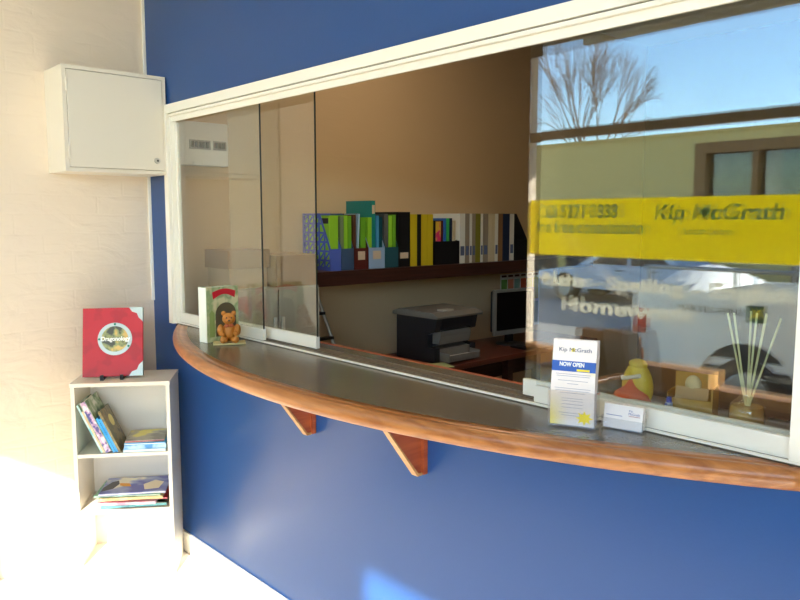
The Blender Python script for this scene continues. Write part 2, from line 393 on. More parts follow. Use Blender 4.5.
sun_block = thing('added_sun_blocker', 'added unseen slab over the footpath that limits the sun patch', 'awning', (0, 0, 3.72))  # added out of view to cap the sun patch on the blue wall
B('roof_sheet', (XS + .02, -5.20, .0), (16, YS - .13, .06), M_IRON, sun_block)
B('blocker_lip', (XS + .02, -5.24, .0), (16, -5.201, .3), M_IRON, sun_block)

# building across the road
bld = thing('cream_building', 'long cream shop building with parapet across the road', 'building', (0, -17, ROAD + .17))
M_BLD = mat('cream_render', srgb(230, 198, 122), .8, noise=.05, nscale=1)
b0 = MB()
bz = 3.76 - (ROAD + .17)
for x0, x1, z0, z1 in ((-45, -5.7, 0, bz), (-1.2, 25, 0, bz), (-5.7, -1.2, bz - .25, bz), (-5.7, -1.2, 0, 1.3)):
    b0.box((x0, -5, z0), (x1, 0, z1))
b0.build('wall', M_BLD, bld)
B('back_wall', (-5.7, -5, 1.3), (-1.2, -4.9, bz - .25), M_BLD, bld)
wf = MB()
for x0, x1, z0, z1 in ((-5.7, -5.4, 1.3, bz - .25), (-1.5, -1.2, 1.3, bz - .25), (-5.4, -1.5, bz - .52, bz - .25), (-5.4, -1.5, 1.3, 1.5), (-4.25, -4.1, 1.5, bz - .52), (-2.9, -2.75, 1.5, bz - .52)):
    wf.box((x0, -.3, z0), (x1, .04, z1))
wfo = wf.build('window_frame', mat('brown_window_frame', srgb(150, 104, 50), .6), bld)
B('curtain', (-5.4, -.45, 1.5), (-4.25, -.40, bz - .52), mat('olive_curtain', srgb(112, 118, 66), .9), wfo)
B('curtain', (-4.1, -.45, 1.5), (-3.7, -.40, bz - .52), mat('pale_curtain', srgb(170, 160, 120), .9), wfo)
B('curtain', (-3.7, -.45, 1.5), (-1.5, -.40, bz - .52), mat('green_curtain', srgb(70, 104, 56), .9), wfo)
B('pane', (-5.4, -.2, 1.5), (-1.5, -.194, bz - .52), M_SHOPGLASS, wfo)
for x0 in (-13, -9.6):
    d = B('dark_doorway', (x0, -.001, 0), (x0 + 1.2, .03, 2.2), mat('dark_doorway', srgb(60, 54, 50), .5), bld)
for x0 in (-18, -11.4, -7.6, -3.2, 1, 5):
    f = B('shop_window', (x0, .001, .15), (x0 + 1.5, .04, 1.15), mat('shop_window_frame', srgb(120, 96, 80), .5), bld)
    B('pane', (x0 + .08, .041, .22), (x0 + 1.42, .05, 1.08), mat('dark_window_glass', srgb(40, 44, 50), .15), f)
B('parapet_cap', (-45, -.2, bz), (25, .06, bz + .06), M_BLD, bld)

# bare tree behind the building
tree = thing('bare_tree', 'leafless winter tree rising behind the cream building', 'tree', (-13.6, -24, -.32))
tm = MB()
def grow(p, d, ln, r, lvl):
    q = p + d * ln; tm.tube(p, q, r, r * .72, 5 if lvl < 3 else 3, caps=False)
    if lvl >= 7: return
    for k in range(3 if lvl < 6 else 2):
        ax = Vector((random.uniform(-1, 1), random.uniform(-1, 1), random.uniform(-.3, .3))).normalized()
        dd = (Matrix.Rotation(random.uniform(.22, .55), 3, ax) @ d + Vector((0, 0, .10))).normalized()
        grow(q if k else p + d * ln * random.uniform(.6, .95), dd, ln * random.uniform(.68, .86), r * random.uniform(.52, .68), lvl + 1)
grow(Vector((0, 0, 0)), Vector((.02, 0, 1)), 2.6, .17, 0)
tm.build('branches', mat('bare_bark', srgb(140, 112, 86), .9), tree)

# white utility truck at the kerb
M_CARW = mat('white_car_paint', srgb(244, 244, 238), .22, spec=.6)
M_TYRE = mat('black_rubber', srgb(22, 22, 22), .8)
M_CARGL = mat('tinted_car_glass', srgb(30, 36, 40), .08, spec=.7)
def side_profile(pts, wheels, r, zb):
    """closed outline of a car side in x,z with round wheel arches along the sill zb"""
    out_ = list(pts)
    for cx_, cz_ in sorted(wheels, reverse=pts[-1][0] > pts[0][0]):
        out_ += [(cx_ + r * math.cos(t), cz_ + r * math.sin(t)) for t in [(0 if pts[-1][0] > pts[0][0] else math.pi) + (1 if pts[-1][0] > pts[0][0] else -1) * math.pi * k / 14 for k in range(15)]]
    return out_
def wheel(parent, x, y0, y1, z, r):
    t = MB().tube((x, y0, z), (x, y1, z), r, r, 28).build('wheel', M_TYRE, parent)
    ys = y1 + .004 if y1 > y0 else y1 - .004
    MB().tube((x, y1, z), (x, ys, z), r * .62, r * .6, 24).build('hub_cap', M_STEEL, t)
ute = thing('utility_truck', 'white utility truck with tray parked at the kerb', 'truck', (-.575, -5.44, ROAD))
body = side_profile([(0, .45), (0, .62), (-.02, .75), (-.01, 1.30), (.05, 1.33), (1.85, 1.33), (1.86, 1.10), (3.35, 1.06), (4.70, .98), (4.92, .86), (4.96, .55), (4.9, .42)], [(1.175, .40), (4.15, .40)], .47, .42)
MB().prism(body, 1, -.05, 0).build('side_panel', M_CARW, ute)
MB().prism(body, 1, -1.75, -1.70).build('side_panel', M_CARW, ute)
B('tailgate', (-.015, -1.70, .62), (.03, -.05, 1.30), M_CARW, ute)
B('tray_floor', (.03, -1.70, .62), (1.85, -.05, .70), M_CARW, ute)
B('bonnet', (3.35, -1.70, .85), (4.75, -.05, 1.0), M_CARW, ute)
B('chassis', (.2, -1.5, .35), (4.8, -.30, .60), M_BLACK, ute)
B('wheel_well', (.69, -.60, .3), (1.67, -.051, .88), M_BLACK, ute)
B('inner_guard', (3.68, -.60, .3), (4.62, -.051, .84), M_BLACK, ute)
cab = MB().prism([(1.88, .62), (1.88, 1.10), (1.98, 1.72), (2.15, 1.78), (3.00, 1.76), (3.40, 1.12), (3.40, .62)], 1, -1.66, -.09).build('cab', M_CARW, ute)
MB().prism([(2.02, 1.18), (2.10, 1.64), (2.92, 1.64), (3.20, 1.18)], 1, -.0895, -.078).build('side_window', M_CARGL, cab)
MB().prism([(3.05, 1.70), (3.42, 1.13), (3.41, 1.12), (3.03, 1.70)], 1, -1.55, -.2).build('windscreen', M_CARGL, cab)
rack = MB()
for y in (-.12, -1.62):
    for x in (.1, 1.0, 1.8): rack.tube((x, y, 1.32), (x, y, 1.55), .02, .02, 8)
    rack.tube((.05, y, 1.55), (1.85, y, 1.55), .022, .022, 8)
    rack.build('tray_rail', M_STEEL, ute); rack = MB()
tarp = MB(); NX, NY = 18, 10; vs = []
for i in range(NX + 1):
    for j in range(NY + 1):
        u_, v_ = i / NX, j / NY
        hgt = 1.33 + .20 * math.sin(math.pi * u_) ** .6 * math.sin(math.pi * v_) ** .7 + .035 * math.sin(i * 2.1) * math.cos(j * 1.7)
        vs.append((.05 + .66 * u_, -1.66 + 1.58 * v_, hgt))
fs = [(i * (NY + 1) + j, (i + 1) * (NY + 1) + j, (i + 1) * (NY + 1) + j + 1, i * (NY + 1) + j + 1) for i in range(NX) for j in range(NY)]
tarp.add(vs, fs, True).build('tray_cover', mat('white_tarpaulin', srgb(238, 238, 234), .6), ute)
MB().box((.0, -.16, .86), (.16, .012, 1.12), bev=.02).build('tail_light', mat('red_lens', srgb(190, 20, 20), .2), ute)
B('rear_bumper', (-.10, -1.70, .50), (.0, -.02, .62), M_STEEL, ute)
for x in (1.175, 4.15):
    wheel(ute, x, -.28, -.03, .36, .36); wheel(ute, x, -1.47, -1.72, .36, .36)
MB().tube((0.63, -.0, .92), (0.63, .006, .92), .001, .001, 4)
lg = MB().box((1.17, .001, 1.08), (1.33, .006, 1.24), bev=.002).build('logo', mat('logo_green', srgb(20, 84, 30), .5), ute)
MB().prism([(1.19, 1.10), (1.24, 1.18), (1.22, 1.22), (1.27, 1.19), (1.31, 1.22), (1.29, 1.16), (1.31, 1.11), (1.26, 1.14)], 1, .0061, .009).build('logo_mark', mat('logo_yellow', srgb(236, 206, 30), .5), lg)
text('SUPER-LIFE', .06, mat('dark_vinyl', srgb(60, 66, 60), .5), ute, (.92, .002, 1.16), (R(90), 0, R(180)), width=.42, height=.06)
text('BASE', .06, MATS['dark_vinyl'], ute, (.58, .002, 1.16), (R(90), 0, R(180)), width=.19, height=.06)
MB().tube((1.62, -.004, 1.05), (1.62, .008, 1.05), .09, .09, 20).build('fuel_cap', M_CARW, ute)

# sedan on the far side of the road
car = thing('sedan_car', 'silver-white sedan parked across the road in front of the cream building', 'car', (-8.35, -14.0, ROAD))
cb_ = side_profile([(0, .38), (-.06, .55), (.02, .72), (1.25, .90), (3.7, .92), (4.55, .88), (4.62, .60), (4.55, .38)], [(.85, .34), (3.55, .34)], .36, .34)
M_CARS = mat('silver_white_paint', srgb(196, 204, 216), .25, spec=.6)
MB().prism(cb_, 1, -1.7, 0).build('body', M_CARS, car)
gh = MB().prism([(1.15, .90), (1.95, 1.36), (2.25, 1.41), (3.2, 1.40), (3.95, .92)], 1, -1.58, -.12).build('cabin', M_CARS, car)
MB().prism([(1.50, .94), (2.02, 1.30), (2.52, 1.33), (2.52, .94)], 1, -.1195, -.11).build('side_window', M_CARGL, gh)
MB().prism([(2.60, .94), (2.60, 1.33), (3.15, 1.32), (3.66, .94)], 1, -.1195, -.11).build('side_window', M_CARGL, gh)
for x in (.85, 3.55):
    wheel(car, x, -.25, .01, .32, .32); wheel(car, x, -1.45, -1.71, .32, .32)
B('door_handle', (2.30, .001, .80), (2.46, .02, .83), M_BLACK, car); B('door_handle', (3.20, .001, .81), (3.36, .02, .84), M_BLACK, car)

# waiting chair by the shopfront
ch = thing('waiting_chair', 'timber framed waiting chair with black padding under the shopfront window', 'chair', (.86, -2.36, 0), R(8))
B('seat', (-.24, -.22, .38), (.24, .24, .46), M_BLACK, ch, bev=.02)
B('backrest', (-.22, -.27, .50), (.22, -.20, .80), M_BLACK, ch, bev=.02)
B('top_rail', (-.25, -.275, .80), (.25, -.21, .87), M_BROWNW, ch, bev=.01)
B('mid_rail', (-.24, -.265, .455), (.24, -.215, .50), M_BROWNW, ch)
for sx in (-.27, .235):
    B('leg', (sx, -.265, 0), (sx + .04, -.215, .80), M_BROWNW, ch); B('leg', (sx, .18, 0), (sx + .04, .23, .62), M_BROWNW, ch)
    B('armrest', (sx - .01, -.21, .62), (sx + .05, .26, .65), M_BROWNW, ch, bev=.008)

# ================================================================== WALL BOX
wb = thing('wall_cabinet', 'small cream metal cabinet with a lock high in the wall corner', 'cabinet', (0, -.463, 1.80))
W_, H_, D_ = .455, .442, .222
bx = MB()
bx.box((0.0005, 0, 0), (D_, .016, H_)); bx.box((0.0005, W_ - .016, 0), (D_, W_, H_))
bx.box((0.0005, .016, 0), (D_, W_ - .016, .016)); bx.box((0.0005, .016, H_ - .016), (D_, W_ - .016, H_)); bx.box((0.0005, .016, .016), (.012, W_ - .016, H_ - .016))
bx.build('body', M_BOXW, wb)
dr = MB().box((D_ - .014, .0185, .0185), (D_ + .003, W_ - .0185, H_ - .0185), bev=.002).build('door', M_BOXW, wb)
for z in (.055, .335):
    MB().tube((D_ + .004, .0175, z), (D_ + .004, .0175, z + .055), .0058, .0058, 10).build('hinge', M_BOXW, wb)
MB().tube((D_ + .003, W_ - .052, .062), (D_ + .012, W_ - .052, .062), .014, .012, 20).build('lock', mat('chrome_lock', srgb(206, 202, 192), .3, metal=.5), dr)
MB().tube((D_ + .012, W_ - .052, .062), (D_ + .0125, W_ - .052, .062), .005, .005, 12).build('keyhole', mat('keyhole_dark', srgb(50, 46, 40), .5), dr)

# ================================================================== BOOKCASE (diagonal in the corner)
BA = math.atan2(.338, .227); BW, BD, BH = .412, .258, .889
bc = thing('bookcase', 'small white melamine bookcase standing diagonally in the corner', 'bookcase', (.256, -.501, .004), BA)
# local: x along front (left to right), y into depth, z up
T = .016
B('side_panel', (0, 0, 0), (T, BD, BH - T), M_LAM, bc); B('side_panel', (BW - T, 0, 0), (BW, BD, BH - T), M_LAM, bc)
B('top_panel', (-.002, -.002, BH - T), (BW + .002, BD, BH), M_LAM, bc)
B('back_panel', (T, BD - .006, .06), (BW - T, BD - .001, BH - T), M_LAMBACK, bc)
SH = [.045, .302, .557]
for z in SH[1:]: B('shelf', (T, .004, z), (BW - T, BD - .006, z + T), M_LAM, bc)
B('bottom_panel', (T, .004, SH[0]), (BW - T, BD - .006, SH[0] + T), M_LAM, bc)
B('kickboard', (T, .015, 0), (BW - T, .028, SH[0]), M_LAM, bc)
BM = Matrix.Translation((.256, -.501, .004)) @ Matrix.Rotation(BA, 4, 'Z')
def bloc(x, y, z): return BM @ Vector((x, y, z))

def cover_mat(name, base, c2=None, c3=None, scale=14.0, rough=.35):
    """printed cover: soft colour patches"""
    if name in MATS: return MATS[name]
    m = mat(name, base, rough); n = m.node_tree; b = n.nodes['Principled BSDF']
    if c2:
        tc = n.nodes.new('ShaderNodeTexCoord'); t = n.nodes.new('ShaderNodeTexNoise'); t.inputs['Scale'].default_value = scale; t.inputs['Detail'].default_value = 2
        cr = n.nodes.new('ShaderNodeValToRGB'); cr.color_ramp.interpolation = 'EASE'
        e = cr.color_ramp.elements; e[0].position = .40; e[0].color = (*base, 1); e[1].position = .52; e[1].color = (*c2, 1)
        if c3: k = e.new(.64); k.color = (*c3, 1)
        n.links.new(tc.outputs['Object'], t.inputs['Vector']); n.links.new(t.outputs['Fac'], cr.inputs[0]); n.links.new(cr.outputs[0], b.inputs['Base Color'])
    return m
def book(label, w, h, t, cov, group, cat='book', name='picture_book', spine=None, hard=.003):
    """w deep, h tall, t thick; local: spine at y=0 facing -y, x thickness, y width, z height; origin at base"""
    o = thing(name, label, cat, group=group)
    B('page_block', (hard, .002, .003), (t - hard, w - .003, h - .003), M_PAPER, o)
    B('cover', (0, 0, 0), (hard - .0002, w, h), cov, o); B('cover', (t - hard + .0002, 0, 0), (t, w, h), cov, o)
    B('spine', (hard, 0, 0), (t - hard, .0018, h), spine or cov, o)
    return o
GU = 'children\'s books on the upper bookcase shelf'; GL = 'books stacked on the middle bookcase shelf'
C = {k: cover_mat(k, *v) for k, v in {
    'aqua_cover': (srgb(120, 190, 200), srgb(200, 225, 220)), 'cream_cover': (srgb(226, 200, 160), srgb(214, 180, 140)),
    'indigo_flower_cover': (srgb(70, 66, 130), srgb(200, 160, 190), srgb(230, 226, 220), 40), 'green_meadow_cover': (srgb(80, 110, 70), srgb(150, 170, 130), srgb(214, 214, 200), 18),
    'sky_blue_cover': (srgb(40, 150, 214), srgb(60, 165, 224)), 'olive_cover': (srgb(96, 88, 48), srgb(130, 112, 60), srgb(74, 64, 40), 22),
    'grey_picture_cover': (srgb(120, 118, 112), srgb(170, 165, 150), srgb(224, 214, 110), 10), 'blue_white_cover': (srgb(60, 140, 200), srgb(180, 214, 232), None, 14),
    'pale_blue_cover': (srgb(160, 208, 228), srgb(190, 224, 236)), 'lilac_art_cover': (srgb(88, 92, 168), srgb(140, 150, 190), srgb(226, 220, 196), 9),
    'mint_cover': (srgb(150, 200, 170), srgb(110, 160, 120)), 'pink_cover': (srgb(232, 150, 170), srgb(240, 190, 200)), 'straw_cover': (srgb(224, 206, 150), srgb(206, 180, 120)),
    'red_thin_cover': (srgb(180, 40, 48), srgb(160, 30, 40)), 'teal_cover': (srgb(40, 130, 140), srgb(70, 160, 160)), 'dark_green_cover': (srgb(40, 60, 44), srgb(60, 80, 60))}.items()}
def place(o, M): o.matrix_world = M; return o
# leaning row on the upper shelf: spines face the room, tops lean to the left side panel
sz = SH[2] + T + .001
def lean(o, x, ang, ydep=.01, z=sz): return place(o, BM @ Matrix.Translation((x, ydep, z)) @ Matrix.Rotation(ang, 4, 'Y'))
L1 = R(-24)
def leanrow(specs, x):
    for (lab, w_, h_, t_, cv, sp, an, yd) in specs:
        lean(book(lab, w_, h_, t_, cv, GU, spine=sp), x, an, yd); x += t_ / math.cos(an) + .001
leanrow([
    ('thin aqua book leaning leftmost against the bookcase side', .19, .235, .008, C['aqua_cover'], None, L1, .012),
    ('thin cream book leaning between the aqua and the indigo book', .18, .205, .007, C['cream_cover'], None, L1, .010),
    ('thick indigo book with flowery spine leaning on the upper shelf', .19, .245, .028, C['green_meadow_cover'], C['indigo_flower_cover'], L1, .008)], .113)
leanrow([
    ('bright blue slim book leaning beside the flowery indigo book', .18, .168, .010, C['sky_blue_cover'], None, L1, .012),
    ('second bright blue slim book, next to the olive covered one', .18, .166, .010, C['sky_blue_cover'], None, L1, .014),
    ('olive brown hardcover with round yellow emblem leaning on blue books', .15, .200, .010, C['olive_cover'], None, L1, .012)], .163)
ol = [o for o in bpy.data.objects if o.get('label', '').startswith('olive brown')][0]
MB().tube((.0101, .085, .135), (.0106, .085, .135), .028, .028, 20).build('emblem', mat('emblem_yellow', srgb(214, 200, 120), .5), ol)
def flat(o, x, y, z, rz):
    """lay a book down, cover up, spine towards the room"""
    return place(o, BM @ Matrix.Translation((x, y, z)) @ Matrix.Rotation(rz, 4, 'Z') @ Matrix.Rotation(R(90), 4, 'Y') @ Matrix.Translation((0, 0, 0)))
# flat books: local z (height) runs along +x of the shelf, thickness runs down from the top
def stack(specs, z, group):
    for lab, w_, h_, t_, cv, x, y, rz, sp in specs:
        o = book(lab, w_, h_, t_, cv, group, spine=sp); flat(o, x, y, z + t_, rz); z += t_ + .0006
stack([('pale blue and white paperback at the bottom of the flat pile', .185, .180, .012, C['pale_blue_cover'], .206, .008, 0, M_PAPER),
       ('blue and white patterned book in the middle of the flat pile', .18, .178, .017, C['blue_white_cover'], .210, .010, R(1), None),
       ('pale blue edged paperback under the grey picture book', .175, .176, .009, C['sky_blue_cover'], .210, .012, R(-1), M_PAPER),
       ('grey picture book with red spine on top of the flat pile', .17, .165, .010, C['grey_picture_cover'], .214, .014, R(3), C['red_thin_cover'])], sz, GU)
sz2 = SH[1] + T + .001
stack([('dark green hardcover at the bottom of the middle shelf stack', .20, .28, .016, C['dark_green_cover'], .100, .012, R(1), C['teal_cover']),
       ('pink covered book in the middle shelf stack', .19, .25, .012, C['pink_cover'], .085, .014, R(-3), None),
       ('thin red book in the middle shelf stack', .19, .285, .007, C['red_thin_cover'], .098, .014, R(2), None),
       ('straw coloured book in the middle shelf stack', .19, .27, .013, C['straw_cover'], .095, .010, R(0), None),
       ('mint green covered book under the lilac magazine', .20, .285, .008, C['mint_cover'], .070, .022, R(-2), M_PAPER),
       ('wide lilac picture book on top of the middle shelf stack', .205, .285, .010, C['lilac_art_cover'], .092, .014, R(1), M_PAPER)], sz2, GL)
tp = [o for o in bpy.data.objects if o.get('label', '').startswith('wide lilac')][0]
# printed shapes on the top cover (x = 0 plane faces up)
def cov_shape(pts, m, name='cover_print', off=.0004):
    MB().prism(pts, 0, -off, -off * .2).build(name, m, tp)
cov_shape([(.03, .004), (.08, .004), (.15, .030), (.165, .055), (.12, .066), (.06, .050)], mat('print_charcoal', srgb(78, 78, 80), .5))
cov_shape([(.10, .072), (.13, .066), (.12, .11), (.08, .125), (.085, .09)], mat('print_orange', srgb(228, 160, 50), .5))
cov_shape([(.03, .19), (.10, .175), (.15, .22), (.12, .262), (.04, .25)], mat('print_cream', srgb(226, 214, 186), .5))

# ================================================================== RED HARDCOVER ON AN EASEL
M_RED = cover_mat('red_embossed_cover', srgb(168, 12, 26), srgb(186, 18, 32), None, 12, .45)
M_SILV = mat('silver_foil', srgb(176, 186, 178), .35, metal=.3)
rb = thing('red_hardcover_book', 'large red hardcover book with round medallion displayed on top of the bookcase', 'book', (0, 0, 0))
RW, RH, RTK = .252, .305, .028
# local: x across the cover, z up, cover faces -y
B('page_block', (.004, .004, .004), (RW - .004, RTK - .004, RH - .004), M_PAPER, rb)
B('cover', (0, 0, 0), (RW, .0038, RH), M_RED, rb, bev=.001); B('cover', (0, RTK - .0038, 0), (RW, RTK, RH), M_RED, rb)
B('spine', (-.001, .002, 0), (.0038, RTK - .002, RH), M_RED, rb)
md = MB().tube((.135, -.0004, .165), (.135, -.003, .165), .073, .072, 36, smooth=False).build('medallion_ring', M_SILV, rb)
MB().tube((.135, -.003, .165), (.135, -.0038, .165), .057, .057, 36, smooth=False).build('medallion_picture', cover_mat('medallion_mottle', srgb(60, 62, 34), srgb(142, 148, 84), srgb(206, 170, 84), 30), md)
for a in (90, 180, 330):
    MB().ball((.135 + .066 * math.cos(R(a)), -.004, .165 + .066 * math.sin(R(a))), (.005, .002, .005), 10, 6).build('gem', mat('green_gem', srgb(20, 120, 90), .2), md)
text('Dragonology', .03, mat('white_ink', srgb(240, 240, 232), .5), rb, (.138, -.0042, .165), RX, width=.122, height=.026, bold=.001)
for zc, s in ((0, 1), (RH, -1)):
    MB().prism([(RW + .001, zc - s * .001), (RW - .058, zc - s * .001), (RW - .045, zc + s * .018), (RW - .024, zc + s * .026), (RW - .016, zc + s * .046), (RW + .001, zc + s * .064)], 1, -.0015, RTK + .0015).build('corner_guard', M_SILV, rb)
ES = thing('display_easel', 'small black easel under the red hardcover book', 'easel', (0, 0, 0))
tilt = R(-14)
RM = BM @ Matrix.Translation((.034, .070, BH + .013)) @ Matrix.Rotation(R(3), 4, 'Z') @ Matrix.Rotation(tilt, 4, 'X')
rb.matrix_world = RM
ES.matrix_world = BM @ Matrix.Translation((.034, .070, BH + .0005)) @ Matrix.Rotation(R(3), 4, 'Z')
for x in (.078, .160):
    e = MB().box((x, -.030, .0), (x + .014, .105, .006)).box((x, -.030, .006), (x + .014, -.022, .024))
    f_ = e.build('foot', M_BLACK, ES)
    MB().prism([(.045, .006), (.052, .006), (.100, .19), (.093, .19)], 0, x, x + .012).build('upright', M_BLACK, f_)

# ================================================================== ON THE COUNTER
# open picture book standing upright
pb = thing('board_book', 'pale picture book with red title banner standing on the counter', 'book', (.850, -.160, CT), R(98))
m_pc = cover_mat('soft_green_cover', srgb(190, 196, 150), srgb(150, 170, 120), srgb(214, 206, 160), 16)
B('page_block', (.003, .003, .003), (.150, .045, .217), M_PAPER, pb)
B('cover', (.0, 0, 0), (.155, .0028, .220), m_pc, pb); B('cover', (.0, .0452, 0), (.155, .048, .220), m_pc, pb)
B('spine', (-.003, .0, .0), (-.0002, .048, .220), mat('white_spine', srgb(232, 238, 226), .4), pb)
bn = []
for k in range(9): bn.append((.032 + .105 * k / 8, .172 + .018 * math.sin(math.pi * k / 8)))
for k in range(8, -1, -1): bn.append((.028 + .113 * k / 8, .202 + .012 * math.sin(math.pi * k / 8) - .002))
MB().prism(bn, 1, -.0012, -.0002).build('title_banner', mat('banner_red', srgb(204, 22, 40), .45), pb)
dc = []
for k in range(13): dc.append((.092 + .050 * math.cos(math.pi * k / 12), .110 + .045 * math.sin(math.pi * k / 12)))
MB().prism(dc + [(.042, .02), (.142, .02)], 1, -.0008, -.0002).build('cover_picture', mat('picture_brown', srgb(92, 80, 56), .5), pb)
MB().prism([(.012, .02), (.036, .02), (.036, .115), (.024, .13), (.012, .115)], 1, -.0008, -.0002).build('cover_picture', mat('picture_green', srgb(140, 160, 90), .5), pb)
# teddy figurine on a small plinth
td = thing('teddy_figurine', 'small honey brown teddy bear figurine sitting on a plinth by the picture book', 'figurine', (.925, -.105, CT), R(62))
M_TED = mat('honey_resin', srgb(190, 120, 40), .5, noise=.12, nscale=60, bump=.3, bscale=150)
B('plinth', (-.058, -.030, 0), (.058, .036, .007), mat('plinth_cream', srgb(196, 184, 130), .5), td, bev=.002)
tb = MB(); tb.ball((0, .008, .043), (.026, .023, .034)); tb.ball((0, .004, .092), (.024, .022, .022)); tb.ball((0, -.018, .087), (.010, .009, .008))
for s in (-1, 1):
    tb.ball((s * .018, .006, .112), (.009, .006, .009)); tb.ball((s * .018, -.018, .018), (.013, .024, .012)); tb.ball((s * .022, -.034, .020), (.012, .008, .013))
    tb.ball((s * .030, -.006, .052), (.012, .014, .022)); tb.ball((s * .024, -.016, .040), (.010, .012, .010))
tb.build('bear', M_TED, td)
for s in (-1, 1): MB().ball((s * .009, -.017, .098), .0025, 8, 6).build('eye', M_BLACK, td)
MB().ball((0, -.026, .089), (.004, .003, .003), 8, 6).build('nose', M_BLACK, td)
MB().ball((-.008, -.018, .070), (.009, .004, .006), 10, 6).ball((.008, -.018, .070), (.009, .004, .006), 10, 6).build('bow', mat('bow_red', srgb(180, 90, 50), .6), td)
MB().box((-.012, 0, 0), (.022, .02, .006)).build('pencil_stub', M_PINE)
tag(bpy.data.objects['pencil_stub'], 'short wooden stub lying behind the pale picture book', 'offcut'); rotz(bpy.data.objects['pencil_stub'], (.725, -.085, CT), R(20))

# leaflet holder
lh = thing('leaflet_holder', 'clear acrylic leaflet holder full of NOW OPEN leaflets on the counter', 'leaflet holder', (2.478, -.122, CT), R(22))
LW = .109
for a, b in (((0, -.004, .004), (LW, -.0015, .088)), ((0, .036, .004), (LW, .0385, .10)), ((-.003, -.004, .004), (-.0005, .0385, .088)), ((LW + .0005, -.004, .004), (LW + .003, .0385, .088)), ((0, -.004, .002), (LW, .0385, .0038))):
    B('acrylic_wall', a, b, M_ACRYL, lh)
B('foot', (.004, -.004, 0), (.022, .03, .002), M_ACRYL, lh); B('foot', (LW - .022, -.004, 0), (LW - .004, .03, .002), M_ACRYL, lh)
lf = thing('leaflet_stack', 'white and yellow printed leaflets standing in the acrylic holder', 'leaflets', (2.478, -.122, CT), R(22))
LT = R(-5); 
stk = MB().prism([(.0005, .006), (.026, .006), (.034, .10), (.050, .17), (.050, .205), (.0205, .208), (.0003, .10)], 0, .003, LW - .003)
B_l = stk.build('leaflet_block', mat('leaflet_paper', srgb(240, 228, 222), .6), lf)
# front leaflet: gentle curve following the block front
def lpt(z): return -.0006 + (0 if z < .10 else (z - .10) / .108 * .0202)
def lquad(x0, x1, z0, z1, m, name, off):
    zs = [z0 + (z1 - z0) * k / 6 for k in range(7)]; vs = [(x, lpt(z) - off, z) for z in zs for x in (x0, x1)] + [(x, lpt(z) - off + .0002, z) for z in zs for x in (x0, x1)]
    fs = [(2 * k, 2 * k + 1, 2 * k + 3, 2 * k + 2) for k in range(6)] + [(14 + 2 * k, 16 + 2 * k, 17 + 2 * k, 15 + 2 * k) for k in range(6)]
    return MB().add(vs, fs).build(name, m, B_l)
def leaflet_front():
    m = mat('leaflet_print', srgb(242, 236, 226), .5); n = m.node_tree; b = n.nodes['Principled BSDF']
    tc = n.nodes.new('ShaderNodeTexCoord'); sp = n.nodes.new('ShaderNodeSeparateXYZ'); n.links.new(tc.outputs['Generated'], sp.inputs[0])
    def mr(src, a, bb):
        x = n.nodes.new('ShaderNodeMapRange'); x.inputs[1].default_value = a; x.inputs[2].default_value = bb; n.links.new(src, x.inputs[0]); return x.outputs[0]
    lo = mr(sp.outputs['Z'], .42, .02); lf_ = mr(sp.outputs['X'], .42, .0)
    k = n.nodes.new('ShaderNodeMath'); k.operation = 'MULTIPLY'; n.links.new(lo, k.inputs[0]); n.links.new(lf_, k.inputs[1])
    hi = mr(sp.outputs['Z'], .58, .72); rt_ = mr(sp.outputs['X'], .70, 1.0)
    k2 = n.nodes.new('ShaderNodeMath'); k2.operation = 'MULTIPLY'; n.links.new(hi, k2.inputs[0]); n.links.new(rt_, k2.inputs[1])
    cut = n.nodes.new('ShaderNodeMath'); cut.operation = 'LESS_THAN'; cut.inputs[1].default_value = .71; n.links.new(sp.outputs['Z'], cut.inputs[0])
    k3 = n.nodes.new('ShaderNodeMath'); k3.operation = 'MULTIPLY'; n.links.new(k2.outputs[0], k3.inputs[0]); n.links.new(cut.outputs[0], k3.inputs[1])
    sm = n.nodes.new('ShaderNodeMath'); sm.operation = 'MAXIMUM'; n.links.new(k.outputs[0], sm.inputs[0]); n.links.new(k3.outputs[0], sm.inputs[1])
    mx = n.nodes.new('ShaderNodeMix'); mx.data_type = 'RGBA'; n.links.new(sm.outputs[0], mx.inputs[0])
    mx.inputs[6].default_value = (*srgb(244, 234, 226), 1); mx.inputs[7].default_value = (*srgb(246, 224, 30), 1)
    n.links.new(mx.outputs[2], b.inputs['Base Color']); return m
lquad(.003, LW - .003, .006, .208, leaflet_front(), 'front_leaflet', .0003)
lquad(.003, LW - .003, .134, .158, mat('leaflet_blue', srgb(44, 92, 178), .5), 'blue_band', .0006)
lquad(.062, .092, .1355, .1405, mat('leaflet_yellow', srgb(244, 220, 40), .5), 'yellow_tag', .0008)
M_INK = mat('ink_grey', srgb(92, 92, 120), .6); M_WINK = MATS['white_ink']
TILT = math.atan(.0202 / .108)
def ltext(s, z, width, height, m, x=LW / 2, b=0.0):
    text(s, .01, m, B_l, (x, lpt(z) - .0011, z), (R(90) - (TILT if z > .1 else 0), 0, 0), width=width, height=height, ext=.0001, bold=b, name='print')
ltext('Kip McGrath', .184, .076, .012, mat('ink_navy', srgb(56, 60, 96), .6), .056)
lquad(.047, .055, .180, .188, MATS['leaflet_yellow'], 'logo_dot', .0007)
ltext('NOW OPEN', .150, .058, .0105, M_WINK, .050, .0004)
for z, wd in ((.127, .082), (.1225, .078), (.112, .07), (.105, .026), (.094, .084), (.0885, .08), (.083, .06), (.07, .05), (.064, .05), (.056, .05), (.048, .05), (.035, .062), (.029, .05)):
    lquad(LW / 2 - wd / 2, LW / 2 + wd / 2, z, z + .0012, mat('ink_lines', srgb(176, 170, 178), .7), 'print_line', .0006)
star = []
